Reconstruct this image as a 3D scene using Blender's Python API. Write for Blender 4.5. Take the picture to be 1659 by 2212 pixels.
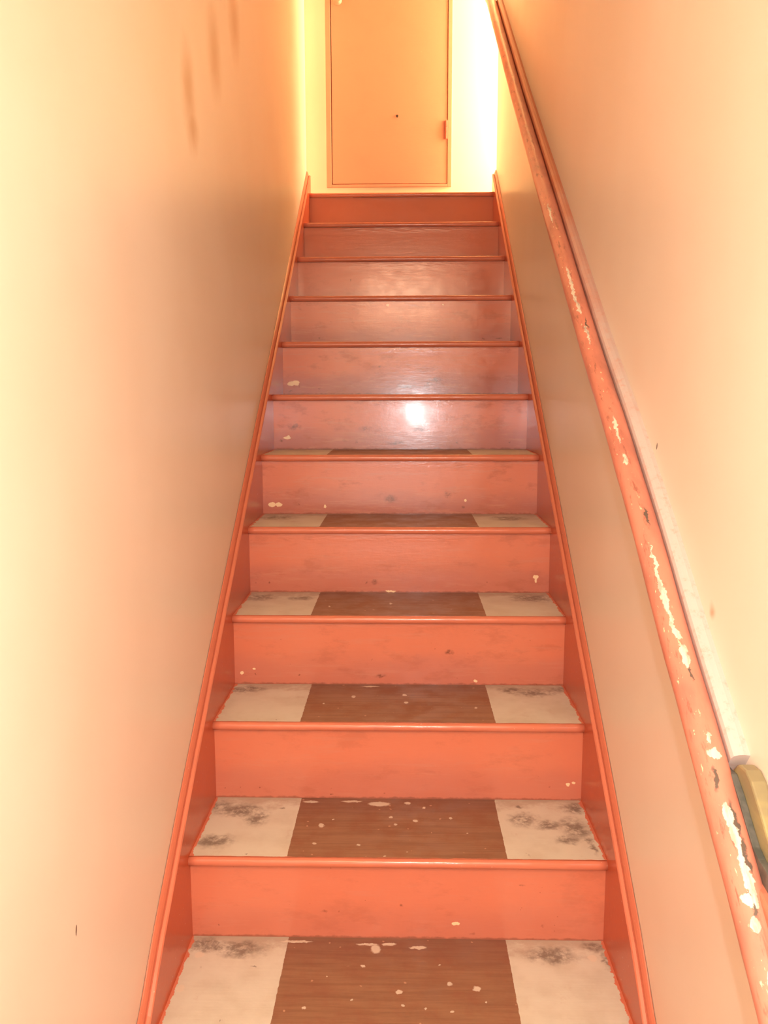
import bpy, bmesh, math, random
from mathutils import Vector, Matrix
random.seed(7)
S = bpy.context.scene
for o in list(bpy.data.objects): bpy.data.objects.remove(o)

# ------------------------------------------------------------------ camera
F_PX, PITCH, YAW, ROLL = 1822.66, -.1402, -.0237, -.0024
CAM = Vector((.0144, -1.4229, 1.1851))
fwd = Vector((math.sin(YAW)*math.cos(PITCH), math.cos(YAW)*math.cos(PITCH), math.sin(PITCH)))
rgt = Vector((math.cos(YAW), -math.sin(YAW), 0)); up = rgt.cross(fwd)
r2 = rgt*math.cos(ROLL)+up*math.sin(ROLL); u2 = -rgt*math.sin(ROLL)+up*math.cos(ROLL)
cd = bpy.data.cameras.new('camera'); cam = bpy.data.objects.new('camera', cd); S.collection.objects.link(cam)
cam.matrix_world = Matrix(((r2.x, u2.x, -fwd.x, CAM.x), (r2.y, u2.y, -fwd.y, CAM.y), (r2.z, u2.z, -fwd.z, CAM.z), (0, 0, 0, 1)))
cd.sensor_fit = 'VERTICAL'; cd.sensor_height = 24.0; cd.lens = F_PX*24.0/2212; cd.clip_start = .02
S.camera = cam

# ------------------------------------------------------------------ light and exposure
S.view_settings.view_transform = 'Standard'; S.view_settings.look = 'None'
S.view_settings.gamma = 1.0; S.view_settings.exposure = EXPO = 0.0
w = bpy.data.worlds.new('world'); S.world = w; w.use_nodes = True
w.node_tree.nodes['Background'].inputs[0].default_value = (1, .8, .6, 1); w.node_tree.nodes['Background'].inputs[1].default_value = .05
def light(name, kind, loc, power, col, size, aim=None, sy=None):
    d = bpy.data.lights.new(name, kind); d.energy = power; d.color = col
    if kind == 'AREA':
        d.size = size
        if sy: d.shape = 'RECTANGLE'; d.size_y = sy
    else: d.shadow_soft_size = size
    o = bpy.data.objects.new(name, d); S.collection.objects.link(o); o.location = loc
    if aim is not None: o.rotation_euler = (Vector(aim)-Vector(loc)).to_track_quat('-Z', 'Y').to_euler()
    return o
light('flash_lamp', 'POINT', (.100, -1.42, 1.190), 31, (.90, .95, 1), .014)            # the camera's flash, right of the lens
light('landing_light', 'AREA', (.86, 3.075, 3.25), 62, (1, .64, .37), .22, (-.47, 3.04, 3.20), 2.1)   # daylight from the opening right of the landing
light('entry_fill', 'AREA', (.0, -2.0, 2.05), 37, (1, .60, .37), .7, (0, -1.0, .0), .7)     # unseen warm fill added behind the camera to lift the stairwell's ambient light
light('rear_fill', 'AREA', (-.05, -3.15, .75), 9, (.95, .95, .90), .8, (-.05, 1.0, 1.0), 1.7)      # unseen neutral fill added low behind the camera, aimed up the flight

# ------------------------------------------------------------------ measured dimensions, paint chips and stains (metres)
RUN, RISE, NOSE = .2621, .1967, .0175
DZ = [0, -.0042, -.0011, -.0018, .0028, .0023, -.0006, .0017, .0040, .0023, -.0002, -.0064]
# RC/RD: pale chips and dark marks on each riser (x, z, half width, half height); TC/TG: pale chips and grime on each tread (x, y, ...)
RC = {
 1: [(0.129, 0.037, 0.0091, 0.0043)],
 2: [(0.417, 0.233, 0.0045, 0.0048),(0.431, 0.238, 0.0057, 0.0036)],
 3: [(-0.43, 0.424, 0.0052, 0.0053),(-0.396, 0.435, 0.0039, 0.004),(0.212, 0.404, 0.0063, 0.004)],
 4: [(0.41, 0.638, 0.0083, 0.0057),(0.411, 0.628, 0.0042, 0.0099),(-0.025, 0.592, 0.0168, 0.0028)],
 5: [(-0.42, 0.821, 0.0138, 0.0077),(-0.398, 0.821, 0.0123, 0.0077),(-0.245, 0.815, 0.0046, 0.0062),(0.216, 0.835, 0.0046, 0.0045)],
 6: [(-0.403, 1.027, 0.0133, 0.005),(-0.398, 1.032, 0.005, 0.0049)],
 7: [(-0.419, 1.221, 0.0161, 0.0088),(-0.401, 1.226, 0.0143, 0.0071),(-0.4, 1.219, 0.0107, 0.0053)],
 8: [(-0.053, 1.541, 0.0057, 0.0056),(0.174, 1.542, 0.0038, 0.0037)],
}
RD = {
 1: [(0.163, 0.013, 0.007, 0.0033),(0.271, 0.128, 0.005, 0.0032),(0.318, 0.036, 0.004, 0.0044),(-0.161, 0.062, 0.0081, 0.0033),(-0.39, 0.027, 0.0021, 0.0022),(0.009, 0.079, 0.0051, 0.0043)],
 2: [(-0.429, 0.218, 0.0023, 0.0025),(-0.39, 0.217, 0.0023, 0.0024),(-0.34, 0.218, 0.0023, 0.0025),(-0.164, 0.218, 0.0023, 0.0025),(-0.164, 0.201, 0.0023, 0.0024),(-0.032, 0.209, 0.0023, 0.0025),(0.373, 0.227, 0.0034, 0.0024)],
 3: [(0.139, 0.484, 0.0125, 0.0078),(-0.048, 0.417, 0.0152, 0.0066),(-0.393, 0.419, 0.0019, 0.0027),(-0.272, 0.417, 0.0025, 0.0026)],
 4: [(-0.433, 0.617, 0.0028, 0.0028),(-0.392, 0.617, 0.0028, 0.0028),(-0.099, 0.617, 0.0028, 0.0029),(-0.072, 0.621, 0.0111, 0.0071),(0.265, 0.62, 0.0027, 0.0028)],
 5: [(0.157, 0.854, 0.0137, 0.0138),(-0.029, 0.84, 0.0228, 0.0138),(0.208, 0.814, 0.006, 0.0046),(-0.331, 0.82, 0.003, 0.003)],
 6: [(-0.123, 1.059, 0.0231, 0.0099),(0.071, 1.056, 0.0295, 0.0098),(-0.376, 1.066, 0.0265, 0.0132),(-0.425, 1.015, 0.0083, 0.0066),(-0.155, 1.012, 0.0049, 0.005),(-0.196, 1.017, 0.0099, 0.0066),(-0.006, 1.008, 0.0413, 0.0066),(0.205, 1.011, 0.005, 0.0049),(0.387, 1.009, 0.0033, 0.0033)],
 7: [(-0.422, 1.191, 0.0108, 0.0036),(0.028, 1.209, 0.0444, 0.0088),(0.107, 1.214, 0.0178, 0.0176),(0.134, 1.235, 0.0266, 0.0106),(-0.079, 1.285, 0.0088, 0.0053),(-0.389, 1.21, 0.0036, 0.0035),(-0.311, 1.205, 0.0054, 0.0035)],
 8: [(0.342, 1.406, 0.0057, 0.0037),(0.406, 1.405, 0.0152, 0.0038),(-0.334, 1.408, 0.0057, 0.0037)],
 9: [(-0.22, 1.673, 0.0041, 0.0059)],
}
TC = {
 0: [(-0.064, 0.258, 0.0302, 0.0062), (-0.045, 0.243, 0.014, 0.0211), (-0.017, 0.259, 0.0201, 0.0077), (0.045, 0.249, 0.024, 0.0077), (-0.219, 0.264, 0.0454, 0.0063), (0.108, 0.138, 0.0075, 0.0094), (-0.07, 0.188, 0.0057, 0.0058), (0.162, 0.125, 0.0112, 0.0106), (0.11, 0.06, 0.0053, 0.0049), (0.006, 0.112, 0.0101, 0.0079), (-0.179, 0.064, 0.0054, 0.005), (0.058, 0.067, 0.0036, 0.005), (0.013, 0.075, 0.0045, 0.005), (-0.142, 0.154, 0.0028, 0.0027), (-0.087, 0.088, 0.0037, 0.0038), (0.09, 0.194, 0.0029, 0.0043), (0.177, 0.087, 0.0036, 0.0038), (-0.435, 0.113, 0.0131, 0.0157), (-0.421, 0.217, 0.0139, 0.0148), (0.414, 0.222, 0.0137, 0.0147)],
 1: [(-0.213, 0.522, 0.0249, 0.0094), (-0.045, 0.514, 0.0361, 0.0162), (0.024, 0.52, 0.0113, 0.0094), (0.064, 0.497, 0.0056, 0.0068), (-0.113, 0.526, 0.0341, 0.0071), (-0.176, 0.409, 0.0096, 0.0146), (-0.184, 0.33, 0.0062, 0.0078), (-0.004, 0.416, 0.0054, 0.0063), (0.042, 0.434, 0.0075, 0.0086), (-0.086, 0.326, 0.0051, 0.0057), (0.126, 0.447, 0.0055, 0.0087), (-0.015, 0.451, 0.0055, 0.0088), (-0.151, 0.437, 0.0032, 0.0043), (0.16, 0.38, 0.0032, 0.0041), (0.023, 0.299, 0.004, 0.0037), (-0.027, 0.28, 0.003, 0.0037)],
 2: [(-0.118, 0.709, 0.0073, 0.0136), (0.017, 0.722, 0.0086, 0.0103), (0.021, 0.668, 0.0072, 0.0098), (-0.076, 0.788, 0.0316, 0.0073), (0.197, 0.635, 0.0059, 0.0095), (-0.054, 0.531, 0.009, 0.0086), (-0.191, 0.658, 0.0036, 0.0065)],
 3: [(-0.023, 0.93, 0.0066, 0.016), (-0.195, 0.895, 0.0039, 0.0103)],
 4: [],
}
TG = {
 0: [(-0.382, 0.244, 0.022, 0.0107), (-0.419, 0.251, 0.0403, 0.0274), (-0.336, 0.237, 0.0599, 0.027), (-0.296, 0.186, 0.0049, 0.0029), (-0.408, 0.177, 0.0049, 0.0029), (0.329, 0.231, 0.059, 0.0295), (0.428, 0.26, 0.03, 0.0183), (0.442, 0.215, 0.0097, 0.029), (-0.331, 0.028, 0.0035, 0.0024)],
 1: [(-0.44, 0.497, 0.0394, 0.0273), (-0.411, 0.335, 0.0466, 0.027), (-0.332, 0.44, 0.0274, 0.0385), (-0.281, 0.491, 0.0056, 0.0069), (-0.331, 0.287, 0.004, 0.0037), (-0.377, 0.477, 0.0668, 0.0312), (0.295, 0.501, 0.0112, 0.0069), (0.295, 0.446, 0.0326, 0.0342), (0.35, 0.419, 0.0364, 0.021), (0.408, 0.405, 0.0319, 0.0528), (0.431, 0.336, 0.0072, 0.0381), (0.381, 0.354, 0.0311, 0.0196), (0.426, 0.504, 0.0335, 0.0273), (0.286, 0.293, 0.003, 0.0056)],
 2: [(-0.419, 0.757, 0.0438, 0.0283), (-0.3, 0.547, 0.0034, 0.0058), (0.368, 0.749, 0.0616, 0.0313), (0.304, 0.762, 0.0373, 0.0247), (0.442, 0.771, 0.0312, 0.0248), (-0.402, 0.768, 0.0503, 0.0215)],
 3: [(-0.412, 1.002, 0.0548, 0.0448), (0.392, 1.001, 0.0678, 0.0498), (-0.288, 0.992, 0.0408, 0.0279)],
 4: [(-0.39, 1.249, 0.0596, 0.0498), (0.349, 1.234, 0.0586, 0.049)],
}

# ------------------------------------------------------------------ mesh helpers
def link(name, bm, m, parent=None, smooth=False, bevel=0):
    bmesh.ops.recalc_face_normals(bm, faces=bm.faces)
    me = bpy.data.meshes.new(name); bm.to_mesh(me); bm.free()
    me.materials.append(m)
    if smooth:
        for p in me.polygons: p.use_smooth = True
    o = bpy.data.objects.new(name, me); S.collection.objects.link(o)
    if parent: o.parent = parent
    if bevel:
        b = o.modifiers.new('bevel', 'BEVEL'); b.width = bevel; b.segments = 2; b.limit_method = 'ANGLE'
    return o
def box(bm, a, b):
    vs = [bm.verts.new((x, y, z)) for x in (a[0], b[0]) for y in (a[1], b[1]) for z in (a[2], b[2])]
    for f in ((0,1,3,2),(4,6,7,5),(0,4,5,1),(2,3,7,6),(0,2,6,4),(1,5,7,3)): bm.faces.new([vs[i] for i in f])
def loft(bm, rings, close=True):
    """rings: lists of points, joined one to the next, both ends capped"""
    R = [[bm.verts.new(p) for p in r] for r in rings]; n = len(R[0])
    for a, b in zip(R, R[1:]):
        for i in range(n): bm.faces.new((a[i], a[(i+1) % n], b[(i+1) % n], b[i]))
    bm.faces.new(R[0]); bm.faces.new(R[-1][::-1]); return R
def prism_x(bm, pts, x0, x1): loft(bm, [[(x, y, z) for y, z in pts] for x in (x0, x1)])
def tag(o, label=None, cat=None, group=None, kind=None):
    for k, v in (('label', label), ('category', cat), ('group', group), ('kind', kind)):
        if v: o[k] = v
    return o
def empty(name, loc=(0, 0, 0)):
    o = bpy.data.objects.new(name, None); S.collection.objects.link(o); o.location = loc; o.empty_display_size = .1; return o

# ------------------------------------------------------------------ material helpers
class N:
    """a small wrapper that writes node trees"""
    def __init__(s, name):
        s.m = bpy.data.materials.new(name); s.m.use_nodes = True; s.t = s.m.node_tree
        s.b = s.t.nodes['Principled BSDF']; s.co = s.new('ShaderNodeTexCoord').outputs['Object']
    def new(s, k): return s.t.nodes.new(k)
    def put(s, sock, v):
        if isinstance(v, bpy.types.NodeSocket): s.t.links.new(v, sock)
        elif isinstance(v, (tuple, list)) and sock.type == 'RGBA': sock.default_value = (*v, 1) if len(v) == 3 else v
        else: sock.default_value = v
    def math(s, op, a, b=0, c=0, clamp=False):
        n = s.new('ShaderNodeMath'); n.operation = op; n.use_clamp = clamp
        for i, v in enumerate((a, b, c)): s.put(n.inputs[i], v)
        return n.outputs[0]
    def vmath(s, op, a, b=(0, 0, 0), o=0):
        n = s.new('ShaderNodeVectorMath'); n.operation = op; s.put(n.inputs[0], a); s.put(n.inputs[1], b); return n.outputs[o]
    def ramp(s, v, a, b, lo=0., hi=1.):
        n = s.new('ShaderNodeMapRange'); n.interpolation_type = 'SMOOTHSTEP'
        for i, x in enumerate((v, a, b, lo, hi)): s.put(n.inputs[i], x)
        return n.outputs[0]
    def noise(s, co, scale, detail=3, rough=.55, col=False):
        n = s.new('ShaderNodeTexNoise'); s.put(n.inputs['Vector'], co); s.put(n.inputs['Scale'], scale)
        n.inputs['Detail'].default_value = detail; n.inputs['Roughness'].default_value = rough
        return n.outputs['Color' if col else 0]
    def mix(s, f, a, b):
        n = s.new('ShaderNodeMix'); n.data_type = 'RGBA'; s.put(n.inputs[0], f); s.put(n.inputs[6], a); s.put(n.inputs[7], b); return n.outputs[2]
    def scale(s, co, v):
        n = s.new('ShaderNodeMapping'); s.put(n.inputs[0], co); n.inputs[3].default_value = v; return n.outputs[0]
    def shift(s, co, v): return s.vmath('ADD', co, v)
    def sep(s, co):
        n = s.new('ShaderNodeSeparateXYZ'); s.put(n.inputs[0], co); return n.outputs
    def comb(s, x, y, z=0.):
        n = s.new('ShaderNodeCombineXYZ'); s.put(n.inputs[0], x); s.put(n.inputs[1], y); s.put(n.inputs[2], z); return n.outputs[0]
    def wobble(s, co, sc, amt):
        d = s.vmath('SUBTRACT', s.noise(co, sc, 3, .6, True), (.5, .5, .5))
        n = s.new('ShaderNodeVectorMath'); n.operation = 'SCALE'; s.put(n.inputs[0], d); n.inputs[3].default_value = amt
        return s.vmath('ADD', co, n.outputs[0])
    def blobs(s, uv, lst, soft=(1.05, .85)):
        """patches: uv is a 2-D point in metres, each patch (u, v, half width, half height[, turn])"""
        acc = None
        for q in lst:
            n = s.new('ShaderNodeMapping'); n.vector_type = 'TEXTURE'; s.put(n.inputs[0], uv)
            n.inputs[1].default_value = (q[0], q[1], 0); n.inputs[3].default_value = (q[2], q[3], 1)
            if len(q) > 4: n.inputs[2].default_value = (0, 0, q[4])
            l = s.vmath('LENGTH', n.outputs[0], o=1)
            acc = l if acc is None else s.math('MINIMUM', acc, l)
        return 0. if acc is None else s.ramp(acc, soft[0], soft[1])
    def bump(s, h, strength, dist=.001):
        n = s.new('ShaderNodeBump'); n.inputs['Strength'].default_value = strength; n.inputs['Distance'].default_value = dist
        s.put(n.inputs['Height'], h); s.t.links.new(n.outputs[0], s.b.inputs['Normal'])
    def done(s, col, rough, spec=.5, coat=0., coat_rough=.1):
        s.put(s.b.inputs['Base Color'], col); s.put(s.b.inputs['Roughness'], rough); s.put(s.b.inputs['Specular IOR Level'], spec)
        s.put(s.b.inputs['Coat Weight'], coat); s.put(s.b.inputs['Coat Roughness'], coat_rough)
        return s.m

SALMON = (.65, .208, .122); MAUVE = (.47, .160, .120); CREAM = (.68, .68, .58); WALL = (.87, .775, .645)

def wall_paint(name, col, smudges=(), marks=(), rough=.33, amp=.06):
    n = N(name); x = n.sep(n.co); uv = n.comb(x[1], x[2])
    big = n.noise(n.co, 1.6, 3); c = n.mix(n.ramp(big, .35, .7), col, tuple(v*(1-amp*(.6+.5*i)) for i, v in enumerate(col)))
    if smudges:
        w_ = n.wobble(uv, 9, .05); c = n.mix(n.math('MULTIPLY', n.blobs(w_, smudges, (1.6, .0)), .75), c, (.52, .30, .14))
    if marks: c = n.mix(n.blobs(n.wobble(uv, 60, .003), marks), c, (.10, .06, .03))
    h = n.noise(n.co, 90, 4, .6); h2 = n.noise(n.co, 9, 2)
    n.bump(n.math('ADD', h, n.math('MULTIPLY', h2, 3.0)), .16, .0008)
    return n.done(c, rough, .25)

def salmon_plain(name, worn=.25, rough=.30, col=SALMON):
    n = N(name); k = n.noise(n.scale(n.co, (3, 3, 3)), 3, 4)
    c = n.mix(n.ramp(k, .45, .75, 0, worn), col, MAUVE)
    sp = n.noise(n.co, 150, 2); c = n.mix(n.ramp(sp, .74, .78, 0, .5), c, (.9, .6, .42))
    n.bump(n.noise(n.scale(n.co, (1, 4, 4)), 30, 4), .3, .001)
    return n.done(c, rough, .5)

def riser_mat(k):
    n = N('painted_riser'); x = n.sep(n.co); uv = n.comb(x[0], x[2]); z0 = (k-1)*RISE
    co = n.shift(n.co, (k*3.7, 0, k*1.3))
    # the kicked lower half is worn to a duller, greyer pink; strongest on the middle steps, faint at the top
    wear = {1: .35, 2: .45, 3: .5, 4: .6, 5: .85, 6: .95, 7: .9, 8: .75, 9: .3, 10: .1, 11: .0}[k]
    hgt = n.math('ADD', n.math('SUBTRACT', x[2], z0), n.math('MULTIPLY', n.noise(n.scale(co, (1, 1, 2.5)), 5, 4), .10))
    f = n.math('MULTIPLY', n.ramp(hgt, .155, .085), wear)
    c = n.mix(f, SALMON, MAUVE)
    patch = n.noise(n.scale(co, (1, 1, 2.2)), 9, 5, .65)
    c = n.mix(n.ramp(patch, .53, .68, 0, .55*wear+.08), c, (.42, .13, .075))
    streak = n.noise(n.scale(co, (1, 1, 9)), 7, 5, .7)
    c = n.mix(n.ramp(streak, .52, .68, 0, .65*wear), c, (.60, .25, .17))
    if k <= 3 or k == 6: c = n.mix(n.ramp(n.noise(n.shift(co, (9, 0, 0)), 120, 1), .79, .81, 0, .5), c, (.30, .08, .04))
    # dirt along the bottom joint
    c = n.mix(n.ramp(n.math('ADD', n.math('SUBTRACT', x[2], z0+DZ[k-1]), n.math('MULTIPLY', n.noise(co, 60, 3), .012)), .012, .007, 0, .65), c, (.22, .08, .05))
    if RD.get(k): c = n.mix(n.math('MULTIPLY', n.blobs(n.wobble(uv, 55, .018), RD[k], (1.3, .2)), n.ramp(n.noise(co, 90, 4, .7), .35, .62, .15, .85)), c, (.17, .055, .03))
    if RC.get(k): c = n.mix(n.blobs(n.wobble(uv, 95, .008), RC[k]), c, (.88, .68, .42))
    h = n.math('ADD', n.noise(n.scale(co, (1, 1, 6)), 14, 5, .65), n.math('MULTIPLY', n.noise(n.scale(co, (1, 1, .4)), 110, 3), .30))
    top = n.ramp(n.math('SUBTRACT', x[2], z0), RISE-.055, RISE-.025)
    h = n.math('ADD', h, n.math('MULTIPLY', n.math('MULTIPLY', n.noise(n.scale(co, (1, 1, 5)), 26, 3), top), 2.6))
    n.bump(h, .30, .0010)
    return n.done(c, n.ramp(n.noise(co, 22, 4), .3, .7, .15, .23), .55, .25, .12)

def tread_mat(k):
    n = N('worn_tread'); x = n.sep(n.co); uv = n.comb(x[0], x[1]); y0 = k*RUN
    co = n.shift(n.co, (k*2.3, k*.7, 0))
    lift = n.math('SUBTRACT', x[1], y0)
    # painted cream sides
    cream = n.mix(n.ramp(n.noise(co, 14, 4), .35, .75), CREAM, (.60, .58, .48))
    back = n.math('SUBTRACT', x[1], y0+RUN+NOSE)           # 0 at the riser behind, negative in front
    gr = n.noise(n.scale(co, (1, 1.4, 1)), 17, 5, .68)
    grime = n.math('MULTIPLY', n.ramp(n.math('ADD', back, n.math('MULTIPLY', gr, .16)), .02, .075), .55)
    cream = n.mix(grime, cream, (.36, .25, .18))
    cream = n.mix(n.ramp(n.noise(n.shift(co, (0, 5, 0)), 11, 5, .7), .60, .76, 0, .35), cream, (.42, .27, .19))
    if TG.get(k): cream = n.mix(n.math('MULTIPLY', n.math('MULTIPLY', n.blobs(n.wobble(uv, 38, .045), TG[k], (1.35, .3)), n.ramp(n.noise(co, 55, 4, .7), .3, .6)), .80), cream, (.15, .12, .095))
    # bare wooden runner strip with grain along the step, dirt and paint specks
    g1 = n.noise(n.scale(co, (1.2, 22, 1)), 3.2, 6, .7); g2 = n.noise(co, 15, 4, .65)
    wood = n.mix(n.ramp(g1, .35, .68), (.31, .172, .098), (.235, .122, .070))
    wood = n.mix(n.ramp(g2, .42, .72, 0, .6), wood, (.27, .11, .065))
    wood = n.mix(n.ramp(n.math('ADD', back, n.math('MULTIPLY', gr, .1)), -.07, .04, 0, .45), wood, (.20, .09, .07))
    vor = n.new('ShaderNodeTexVoronoi'); n.put(vor.inputs['Vector'], n.wobble(co, 60, .01)); vor.inputs['Scale'].default_value = 42; 
    keep = n.ramp(n.sep(vor.outputs['Color'])[0], .72, .74)
    wood = n.mix(n.math('MULTIPLY', n.math('MULTIPLY', n.ramp(vor.outputs['Distance'], .15, .08), keep), .55), wood, (.68, .42, .27))
    edge = n.math('ADD', n.math('ABSOLUTE', x[0]), n.math('MULTIPLY', n.noise(co, 70, 3), .004))
    c = n.mix(n.ramp(edge, .2392, .2402), wood, cream)
    if TC.get(k): c = n.mix(n.math('MULTIPLY', n.blobs(n.wobble(uv, 90, .011), [(a, b, p*.8, q*.72) for a, b, p, q in TC[k]], (1.1, .7)), .82), c, (.72, .66, .54))
    # salmon paint creeping over the front edge, the sides and the back joint
    nz = n.noise(co, 45, 4, .6)
    fr = n.ramp(n.math('ADD', lift, n.math('MULTIPLY', nz, .006)), .0160, .0150)
    sd = n.ramp(n.math('ADD', n.math('ABSOLUTE', x[0]), n.math('MULTIPLY', nz, .022)), .4545, .4560)
    c = n.mix(n.math('MAXIMUM', fr, sd), c, SALMON)
    n.bump(n.math('ADD', g1, n.math('MULTIPLY', n.noise(co, 60, 4), .6)), .35, .0012)
    return n.done(c, n.ramp(g2, .3, .7, .38, .56), .42)

def rail_mat():
    """u = metres along the flight, v = metres around the rail from the side that faces the stair"""
    n = N('peeling_rail'); uvn = n.new('ShaderNodeUVMap'); uvn.uv_map = 'UVMap'; uv = uvn.outputs[0]
    k = n.noise(n.scale(uv, (1, 2, 1)), 9, 4)
    c = n.mix(n.ramp(k, .42, .72, 0, .75), (.72, .275, .190), (.47, .18, .13))
    dk = n.noise(n.scale(uv, (1, 3.5, 1)), 22, 5, .7); x = n.sep(uv)
    band = n.ramp(n.math('ABSOLUTE', n.math('SUBTRACT', x[1], .004)), .020, .006)
    c = n.mix(n.math('MULTIPLY', n.ramp(dk, .54, .66), n.math('MULTIPLY', band, .8)), c, (.30, .11, .075))
    fl = n.noise(n.scale(uv, (1, 2.2, 1)), 60, 4, .65)
    c = n.mix(n.math('MULTIPLY', n.ramp(fl, .635, .66), n.ramp(band, .3, .9)), c, (.90, .66, .42))
    w_ = n.wobble(n.wobble(uv, 60, .016), 170, .007)
    c = n.mix(n.blobs(w_, RAILD, (1.2, .6)), c, (.13, .10, .08))
    c = n.mix(n.blobs(w_, RAILC), c, n.mix(n.ramp(dk, .45, .62), (.84, .78, .62), (.50, .44, .36)))
    n.bump(n.math('ADD', fl, n.math('MULTIPLY', k, 2)), .4, .0012)
    return n.done(c, .30, .5)

# ------------------------------------------------------------------ the setting
W2, XW, YB = .45, .47, 3.20
YE = 2.95                                       # where the stair walls' top end
SL = RISE/RUN
SM = [(.575, 1.865, .055, .085), (.60, 1.79, .05, .05), (.86, 2.05, .07, .10), (1.14, 2.24, .07, .10)]
MK = [(-.283, .398, .0022, .009, -.15)]
wl = wall_paint('cream_wall_left', WALL, SM, MK)
wr = wall_paint('cream_wall_right', WALL, [(-.1954, .864, .012, .010)], [(.110, 1.089, .003, .007, .3)])
wb = wall_paint('cream_wall_landing', (.86, .84, .62), rough=.5, amp=.03)
def struct(name, boxes, m):
    bm = bmesh.new()
    for a, b in boxes: box(bm, a, b)
    return tag(link(name, bm, m), kind='structure')
ZF = -2*RISE
bm = bmesh.new(); box(bm, (-XW-.1, -3.2, ZF), (-XW, YE, 4.75))
loft(bm, [[(-XW, YE, z), (-XW-.030, YB, z), (-XW-.1, YB, z), (-XW-.1, YE, z)] for z in (ZF, 4.75)]); bmesh.ops.remove_doubles(bm, verts=bm.verts, dist=1e-5)
tag(link('wall_left', bm, wl), kind='structure')
struct('wall_right', [((XW, -3.2, ZF), (XW+.1, YE, 4.75)), ((XW+.1, YE-.1, 1.9), (XW+.5, YE, 4.75)), ((XW+.43, YE, 1.9), (XW+.5, YB, 4.75))], wr)   # opening to the side of the landing
DX0, DX1, DZ0, DZ1 = -0.3909, 0.2614, 2.2530, 4.30
struct('wall_back', [((-.65, YB, 1.9), (DX0, YB+.1, 4.75)), ((DX1, YB, 1.9), (1.0, YB+.1, 4.75)), ((DX0, YB, 1.9), (DX1, YB+.1, DZ0)), ((DX0, YB, DZ1), (DX1, YB+.1, 4.75)), ((DX0, YB+.06, DZ0), (DX1, YB+.1, DZ1))], wb)
struct('wall_front', [((-.65, -3.3, ZF), (.65, -3.2, 3.0))], wl)
cm = wall_paint('cream_ceiling', WALL, rough=.6, amp=.03)
bm = bmesh.new(); prism_x(bm, [(-3.3, 2.40), (-.2, 2.40), (2.55, 4.60), (3.30, 4.60), (3.30, 4.75), (2.4, 4.75), (-.35, 2.55), (-3.3, 2.55)], -.60, .98)
tag(link('ceiling', bm, cm), kind='structure')
nf = N('entry_floor_paint'); struct('floor', [((-.6, -3.3, ZF-.1), (.6, -RUN+.03, ZF))], nf.done(nf.mix(nf.ramp(nf.noise(nf.co, 8, 4), .4, .7), (.42, .20, .11), (.34, .15, .08)), .5))

# ------------------------------------------------------------------ the door over the top step
dm = salmon_plain('door_paint', .05, .42, (.80, .34, .21))
door = empty('door_1', ((DX0+DX1)/2, YB, DZ0)); tag(door, kind='structure')
def dlink(name, bm, m, parent=None, **k):
    o = link(name, bm, m, parent or door, **k)
    if parent is None: o.location = -door.location
    return o
fw = .0265
bm = bmesh.new()
for a, b in (((DX0, DZ0), (DX0+fw, DZ1)), ((DX1-.022, DZ0), (DX1, DZ1)), ((DX0+fw, DZ0), (DX1-.022, DZ0+.0145)), ((DX0+fw, DZ1-fw), (DX1-.022, DZ1))):
    box(bm, (a[0], YB-.010, a[1]), (b[0], YB+.058, b[1]))
dlink('door_frame', bm, dm, bevel=.002)
bm = bmesh.new(); LX0, LX1, LZ0 = DX0+fw+.0040, DX1-.022-.0020, DZ0+.0145+.0036
box(bm, (LX0, YB-.006, LZ0), (LX1, YB+.034, DZ1-fw-.003)); leaf = dlink('door_leaf', bm, dm, bevel=.0015)
bm = bmesh.new()                                   # knob on a round rose
def lathe_y(bm, cx, cz, prof, seg=24):
    loft(bm, [[(cx+r*math.cos(t*2*math.pi/seg), y, cz+r*math.sin(t*2*math.pi/seg)) for t in range(seg)] for y, r in prof])
lathe_y(bm, -0.3274, 3.1668, [(YB-.006, .024), (YB-.010, .024), (YB-.013, .012), (YB-.034, .010), (YB-.040, .019), (YB-.050, .026), (YB-.060, .026), (YB-.068, .019), (YB-.071, .006)])
dlink('door_knob', bm, dm, smooth=True)
bm = bmesh.new(); lathe_y(bm, -0.0217, 2.6060, [(YB-.0055, .0062), (YB-.009, .0062), (YB-.0105, .003)], 12)
lathe_y(bm, -0.0217, 2.5990, [(YB-.009, .0022), (YB-.018, .0022)], 8)
n_ = N('dark_screw'); dlink('door_screw', bm, n_.done((.06, .035, .02), .4))
for zc in (2.535, 4.0):
    bm = bmesh.new()
    for j in range(3):
        z0 = zc-.046+j*.0307
        loft(bm, [[(DX1-.0285+.0052*math.cos(t*math.pi/6), YB-.0135+.0052*math.sin(t*math.pi/6), z) for t in range(12)] for z in (z0, z0+.0297)])
    box(bm, (DX1-.042, YB-.0085, zc-.045), (DX1-.028, YB-.0055, zc+.045))
    dlink('hinge', bm, salmon_plain('hinge_paint', .2, .4), smooth=False)

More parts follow.
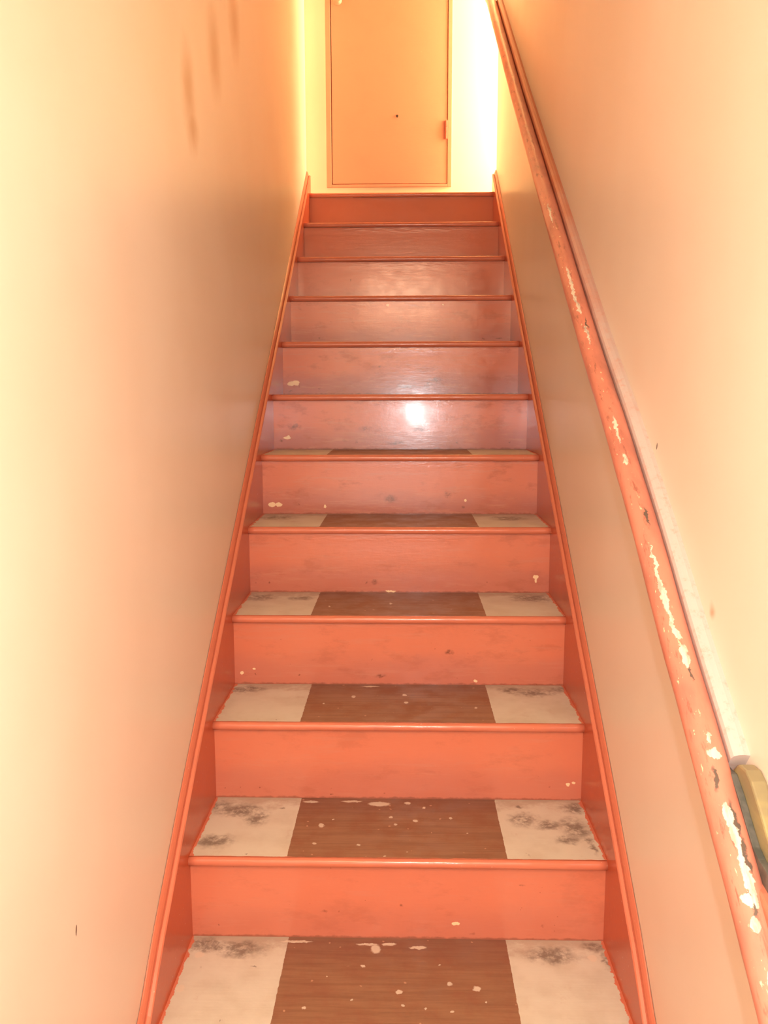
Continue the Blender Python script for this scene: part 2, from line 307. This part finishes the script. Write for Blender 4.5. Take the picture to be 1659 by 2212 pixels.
# ------------------------------------------------------------------ the staircase
st = empty('staircase', (0, 0, ZF))
tag(st, 'steep straight staircase painted salmon pink with bare brown strip up the treads', 'staircase')
def slink(name, bm, m, parent=None, **k):
    o = link(name, bm, m, parent or st, **k)
    if parent is None: o.location = (0, 0, -ZF)
    return o
nose_m = salmon_plain('nosing_paint', .35, .16)
TH = .021; LEAN = {6: -.0040, 5: -.0015, 7: -.0035}
for k in range(-1, 12):
    y0, z = k*RUN, k*RISE+(DZ[k] if k > 0 else 0)
    zp = ((k-1)*RISE+(DZ[k-1] if k > 1 else 0))
    yb = YB if k == 11 else y0+RUN+NOSE+.012
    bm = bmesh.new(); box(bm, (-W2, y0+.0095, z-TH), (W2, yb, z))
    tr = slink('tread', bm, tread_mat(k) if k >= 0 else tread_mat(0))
    bm = bmesh.new(); rings = []; NS = 46; r = TH/2
    for i in range(NS+1):                          # slightly uneven half-round nosing
        x = -W2+2*W2*i/NS; d = .0009*math.sin(i*1.7+k)+.0006*math.sin(i*.6+2*k)
        rings.append([(x, y0+.0105, z)]+[(x, y0+.0105+(-r-d*.4)*math.sin(a), z-r+(r+.0004)*math.cos(a)) for a in [math.pi*j/10 for j in range(0, 11)]]+[(x, y0+.0105, z-TH)])
    loft(bm, rings); bmesh.ops.remove_doubles(bm, verts=bm.verts, dist=1e-5)
    o = slink('nosing', bm, nose_m, tr, smooth=True)
    if k >= 0:
        bm = bmesh.new(); ln = LEAN.get(k, 0)              # boards lean by a millimetre or two
        prism_x(bm, [(y0+NOSE, zp), (y0+NOSE-ln, z-TH), (y0+NOSE+.018, z-TH), (y0+NOSE+.018, zp)], -W2, W2); slink('riser', bm, riser_mat(k) if k > 0 else riser_mat(1))
    else:
        bm = bmesh.new(); box(bm, (-W2, y0+NOSE, ZF), (W2, y0+NOSE+.018, z-TH)); slink('riser', bm, riser_mat(1))
OFF = [(-.5, .050), (-.02, .062), (.06, .078), (.3, .086), (.55, .083), (1.2, .068), (2.1, .047), (2.95, .036)]
def offz(y):
    for (a, p), (b, q) in zip(OFF, OFF[1:]):
        if y <= b: return p+(q-p)*(y-a)/(b-a)
    return OFF[-1][1]
st_m = salmon_plain('stringer_paint', .08, .24, (.52, .100, .040)); mo_m = salmon_plain('moulding_paint', .2, .26)
for s, nm in ((-1, 'left'), (1, 'right')):
    ys = [-.52+i*(YE+.52)/70 for i in range(71)]
    bm = bmesh.new(); loft(bm, [[(s*W2, y, max(ZF, SL*y-.32)), (s*W2, y, SL*y+offz(y)-.004), (s*(XW-.001), y, SL*y+offz(y)-.004), (s*(XW-.001), y, max(ZF, SL*y-.32))] for y in ys])
    sb = slink('stringer', bm, st_m)
    P = [(0, -.004), (-.0006, .001), (.0015, .0045), (.0075, .0075), (.0088, .0035), (.0098, .0032), (.0112, .011), (.014, .0185), (.0175, .0245), (.020, .0265), (.020, -.004)]
    bm = bmesh.new(); rings = []
    for y in ys:
        j = .0006*math.sin(y*37)+.0004*math.sin(y*91)
        rings.append([(s*(W2+px*.95), y, SL*y+offz(y)+pz+(j if 0 < px < .02 else 0)) for px, pz in P])
    loft(bm, rings); slink('stringer_moulding', bm, mo_m, sb, smooth=False)

# ------------------------------------------------------------------ the handrail on the right wall
XR, RR = .4244, .0224
PATH = [(-1.05, .150), (-.80, .3365), (-.66, .440), (-.5814, .5038), (-.5131, .5646), (-.4583, .6062), (-.3667, .6764), (-.3202, .7120), (-.1733, .8180), (-.0115, .9470), (.2237, 1.1156), (.4665, 1.2760), (.9332, 1.6086), (1.8047, 2.2300), (2.8916, 3.0330), (2.945, 3.072)]
def pz(y):
    for (a, p), (b, q) in zip(PATH, PATH[1:]):
        if y <= b: return p+(q-p)*(y-a)/(b-a)
def smz(y): return sum(pz(min(2.944, max(-1.049, y+d))) for d in (-.06, -.03, 0, .03, .06))/5
RS = .7263; nrm = math.hypot(1, RS); ta = math.radians(112)
hr = empty('handrail', (XW, -1.05, .15))
tag(hr, 'round salmon wooden handrail with peeling paint, fixed along the right wall', 'handrail')
def hlink(name, bm, m, parent=None, **k):
    o = link(name, bm, m, parent or hr, **k)
    if parent is None: o.location = -hr.location
    return o
def arc(t): return -math.asin(t)*RR
# peeled patches: metres up the flight, metres around
RAILC = [(.97, arc(-.1), .05, .0030), (.64, arc(-.05), .08, .0040), (.56, arc(0), .03, .0035), (.46, arc(.05), .035, .0028), (.17, arc(0), .035, .0032), (.10, arc(.05), .014, .0045),
 (-.094, arc(-.02), .022, .0022), (-.125, arc(.0), .030, .0034), (-.160, arc(.02), .022, .0058), (-.196, arc(.15), .020, .0040), (-.212, arc(.2), .008, .0055), (-.245, arc(.3), .020, .0046),
 (-.352, arc(.3), .008, .0030), (-.372, arc(.42), .007, .0095), (-.440, arc(.15), .014, .0060), (-.462, arc(.25), .014, .0060), (-.484, arc(.3), .016, .0045), (-.505, arc(.35), .010, .0050),
 (-.520, arc(.0), .007, .0060), (-.517, arc(.35), .010, .0040), (-.541, arc(.15), .008, .0060), (-.585, arc(.25), .008, .006)]
RAILD = [(.50, arc(.3), .02, .002), (-.02, arc(.35), .02, .0025), (-.40, arc(.0), .014, .003), (-.445, arc(.45), .022, .004), (-.478, arc(.55), .022, .004), (-.525, arc(.2), .013, .0035), (-.27, arc(.4), .01, .002)]
RAILC = [(q[0]+.03, *q[1:]) for q in RAILC]; RAILD = [(q[0]+.03, *q[1:]) for q in RAILD]
bm = bmesh.new(); NR = 32; NY = 160; rings = []; uvs = []
uvl = bm.loops.layers.uv.new('UVMap'); V = []
for i in range(NY+1):
    y = -1.05+i*(2.945+1.05)/NY; zc = smz(y); row = []
    for j in range(NR):
        a = ta+math.pi+2*math.pi*j/NR; rr = RR*(1+.012*math.sin(y*23+j)+.010*math.sin(y*57+2.1*j))
        row.append(bm.verts.new((XR+rr*math.cos(a), y-rr*math.sin(a)*RS/nrm, zc+rr*math.sin(a)/nrm)))
    V.append(row)
for i in range(NY):
    for j in range(NR):
        f = bm.faces.new((V[i][j], V[i][(j+1) % NR], V[i+1][(j+1) % NR], V[i+1][j]))
        for l, (ii, jj) in zip(f.loops, ((i, j), (i, j+1), (i+1, j+1), (i+1, j))):
            l[uvl].uv = (-1.05+ii*3.995/NY, (2*math.pi*jj/NR-math.pi)*RR)
bm.faces.new(V[0]); bm.faces.new(V[-1][::-1])
hlink('rail', bm, rail_mat(), smooth=True)
# wall batten behind the rail, pale primer wear plus flash brightness painted in, fading up the flight
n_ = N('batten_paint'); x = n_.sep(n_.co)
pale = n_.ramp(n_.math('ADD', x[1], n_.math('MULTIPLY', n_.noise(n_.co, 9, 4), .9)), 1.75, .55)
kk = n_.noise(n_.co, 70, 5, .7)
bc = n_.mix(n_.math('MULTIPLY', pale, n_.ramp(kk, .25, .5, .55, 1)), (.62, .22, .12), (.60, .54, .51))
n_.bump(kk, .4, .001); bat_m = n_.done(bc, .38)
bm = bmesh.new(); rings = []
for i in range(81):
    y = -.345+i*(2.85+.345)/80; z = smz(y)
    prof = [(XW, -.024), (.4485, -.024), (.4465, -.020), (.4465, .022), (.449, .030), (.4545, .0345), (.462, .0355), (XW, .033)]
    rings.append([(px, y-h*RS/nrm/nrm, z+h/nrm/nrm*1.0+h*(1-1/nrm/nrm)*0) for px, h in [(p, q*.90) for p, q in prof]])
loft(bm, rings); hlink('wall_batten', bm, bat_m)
# bracket block, dark strap and painted lower block
def slab(pts, x0, x1):
    b_ = bmesh.new(); loft(b_, [[(xx, y, -RS*0+smz(y)+h) for y, h in pts] for xx in (x0, x1)]); return b_
n_ = N('olive_block'); blk = n_.mix(n_.ramp(n_.noise(n_.scale(n_.co, (1, 1, 3)), 14, 3), .35, .7), (.27, .24, .13), (.37, .33, .15)); n_.bump(n_.noise(n_.co, 40, 3), .3, .001)
olive = n_.done(blk, .35)
pts = [(-.3475, -.030), (-.352, .000), (-.372, .034), (-.395, .054), (-.412, .060), (-.44, .060), (-.50, .056), (-.53, .050), (-.53, -.03)]
ob = hlink('bracket', slab(pts, .4495, XW), olive, bevel=.003); ob['label'] = 'olive brown block with dark edge between rail and wall'
n_ = N('dark_strap'); dk = n_.done(n_.mix(n_.ramp(n_.noise(n_.co, 60, 3), .35, .65), (.07, .085, .075), (.12, .125, .11)), .4)
ctr = [(-.345, -.010), (-.372, .012), (-.400, .0165), (-.430, .0155), (-.452, .0165), (-.470, .0245), (-.492, .040), (-.515, .052), (-.55, .060)]
ctr = [(y+.001, h+.007) for y, h in ctr]
lo = [(y-.005, h-.022) for y, h in ctr]
hlink('bracket_strap', slab(ctr+lo[::-1], .4405, .4495), dk, ob, bevel=.001)
pts = [(-.452, -.02), (-.456, .008), (-.476, .015), (-.498, .030), (-.520, .041), (-.555, .048), (-.66, .052), (-.9, .052), (-.9, -.02)]
hlink('lower_block', slab(pts, .430, XW), salmon_plain('lower_block_paint', .5, .3), bevel=.004)
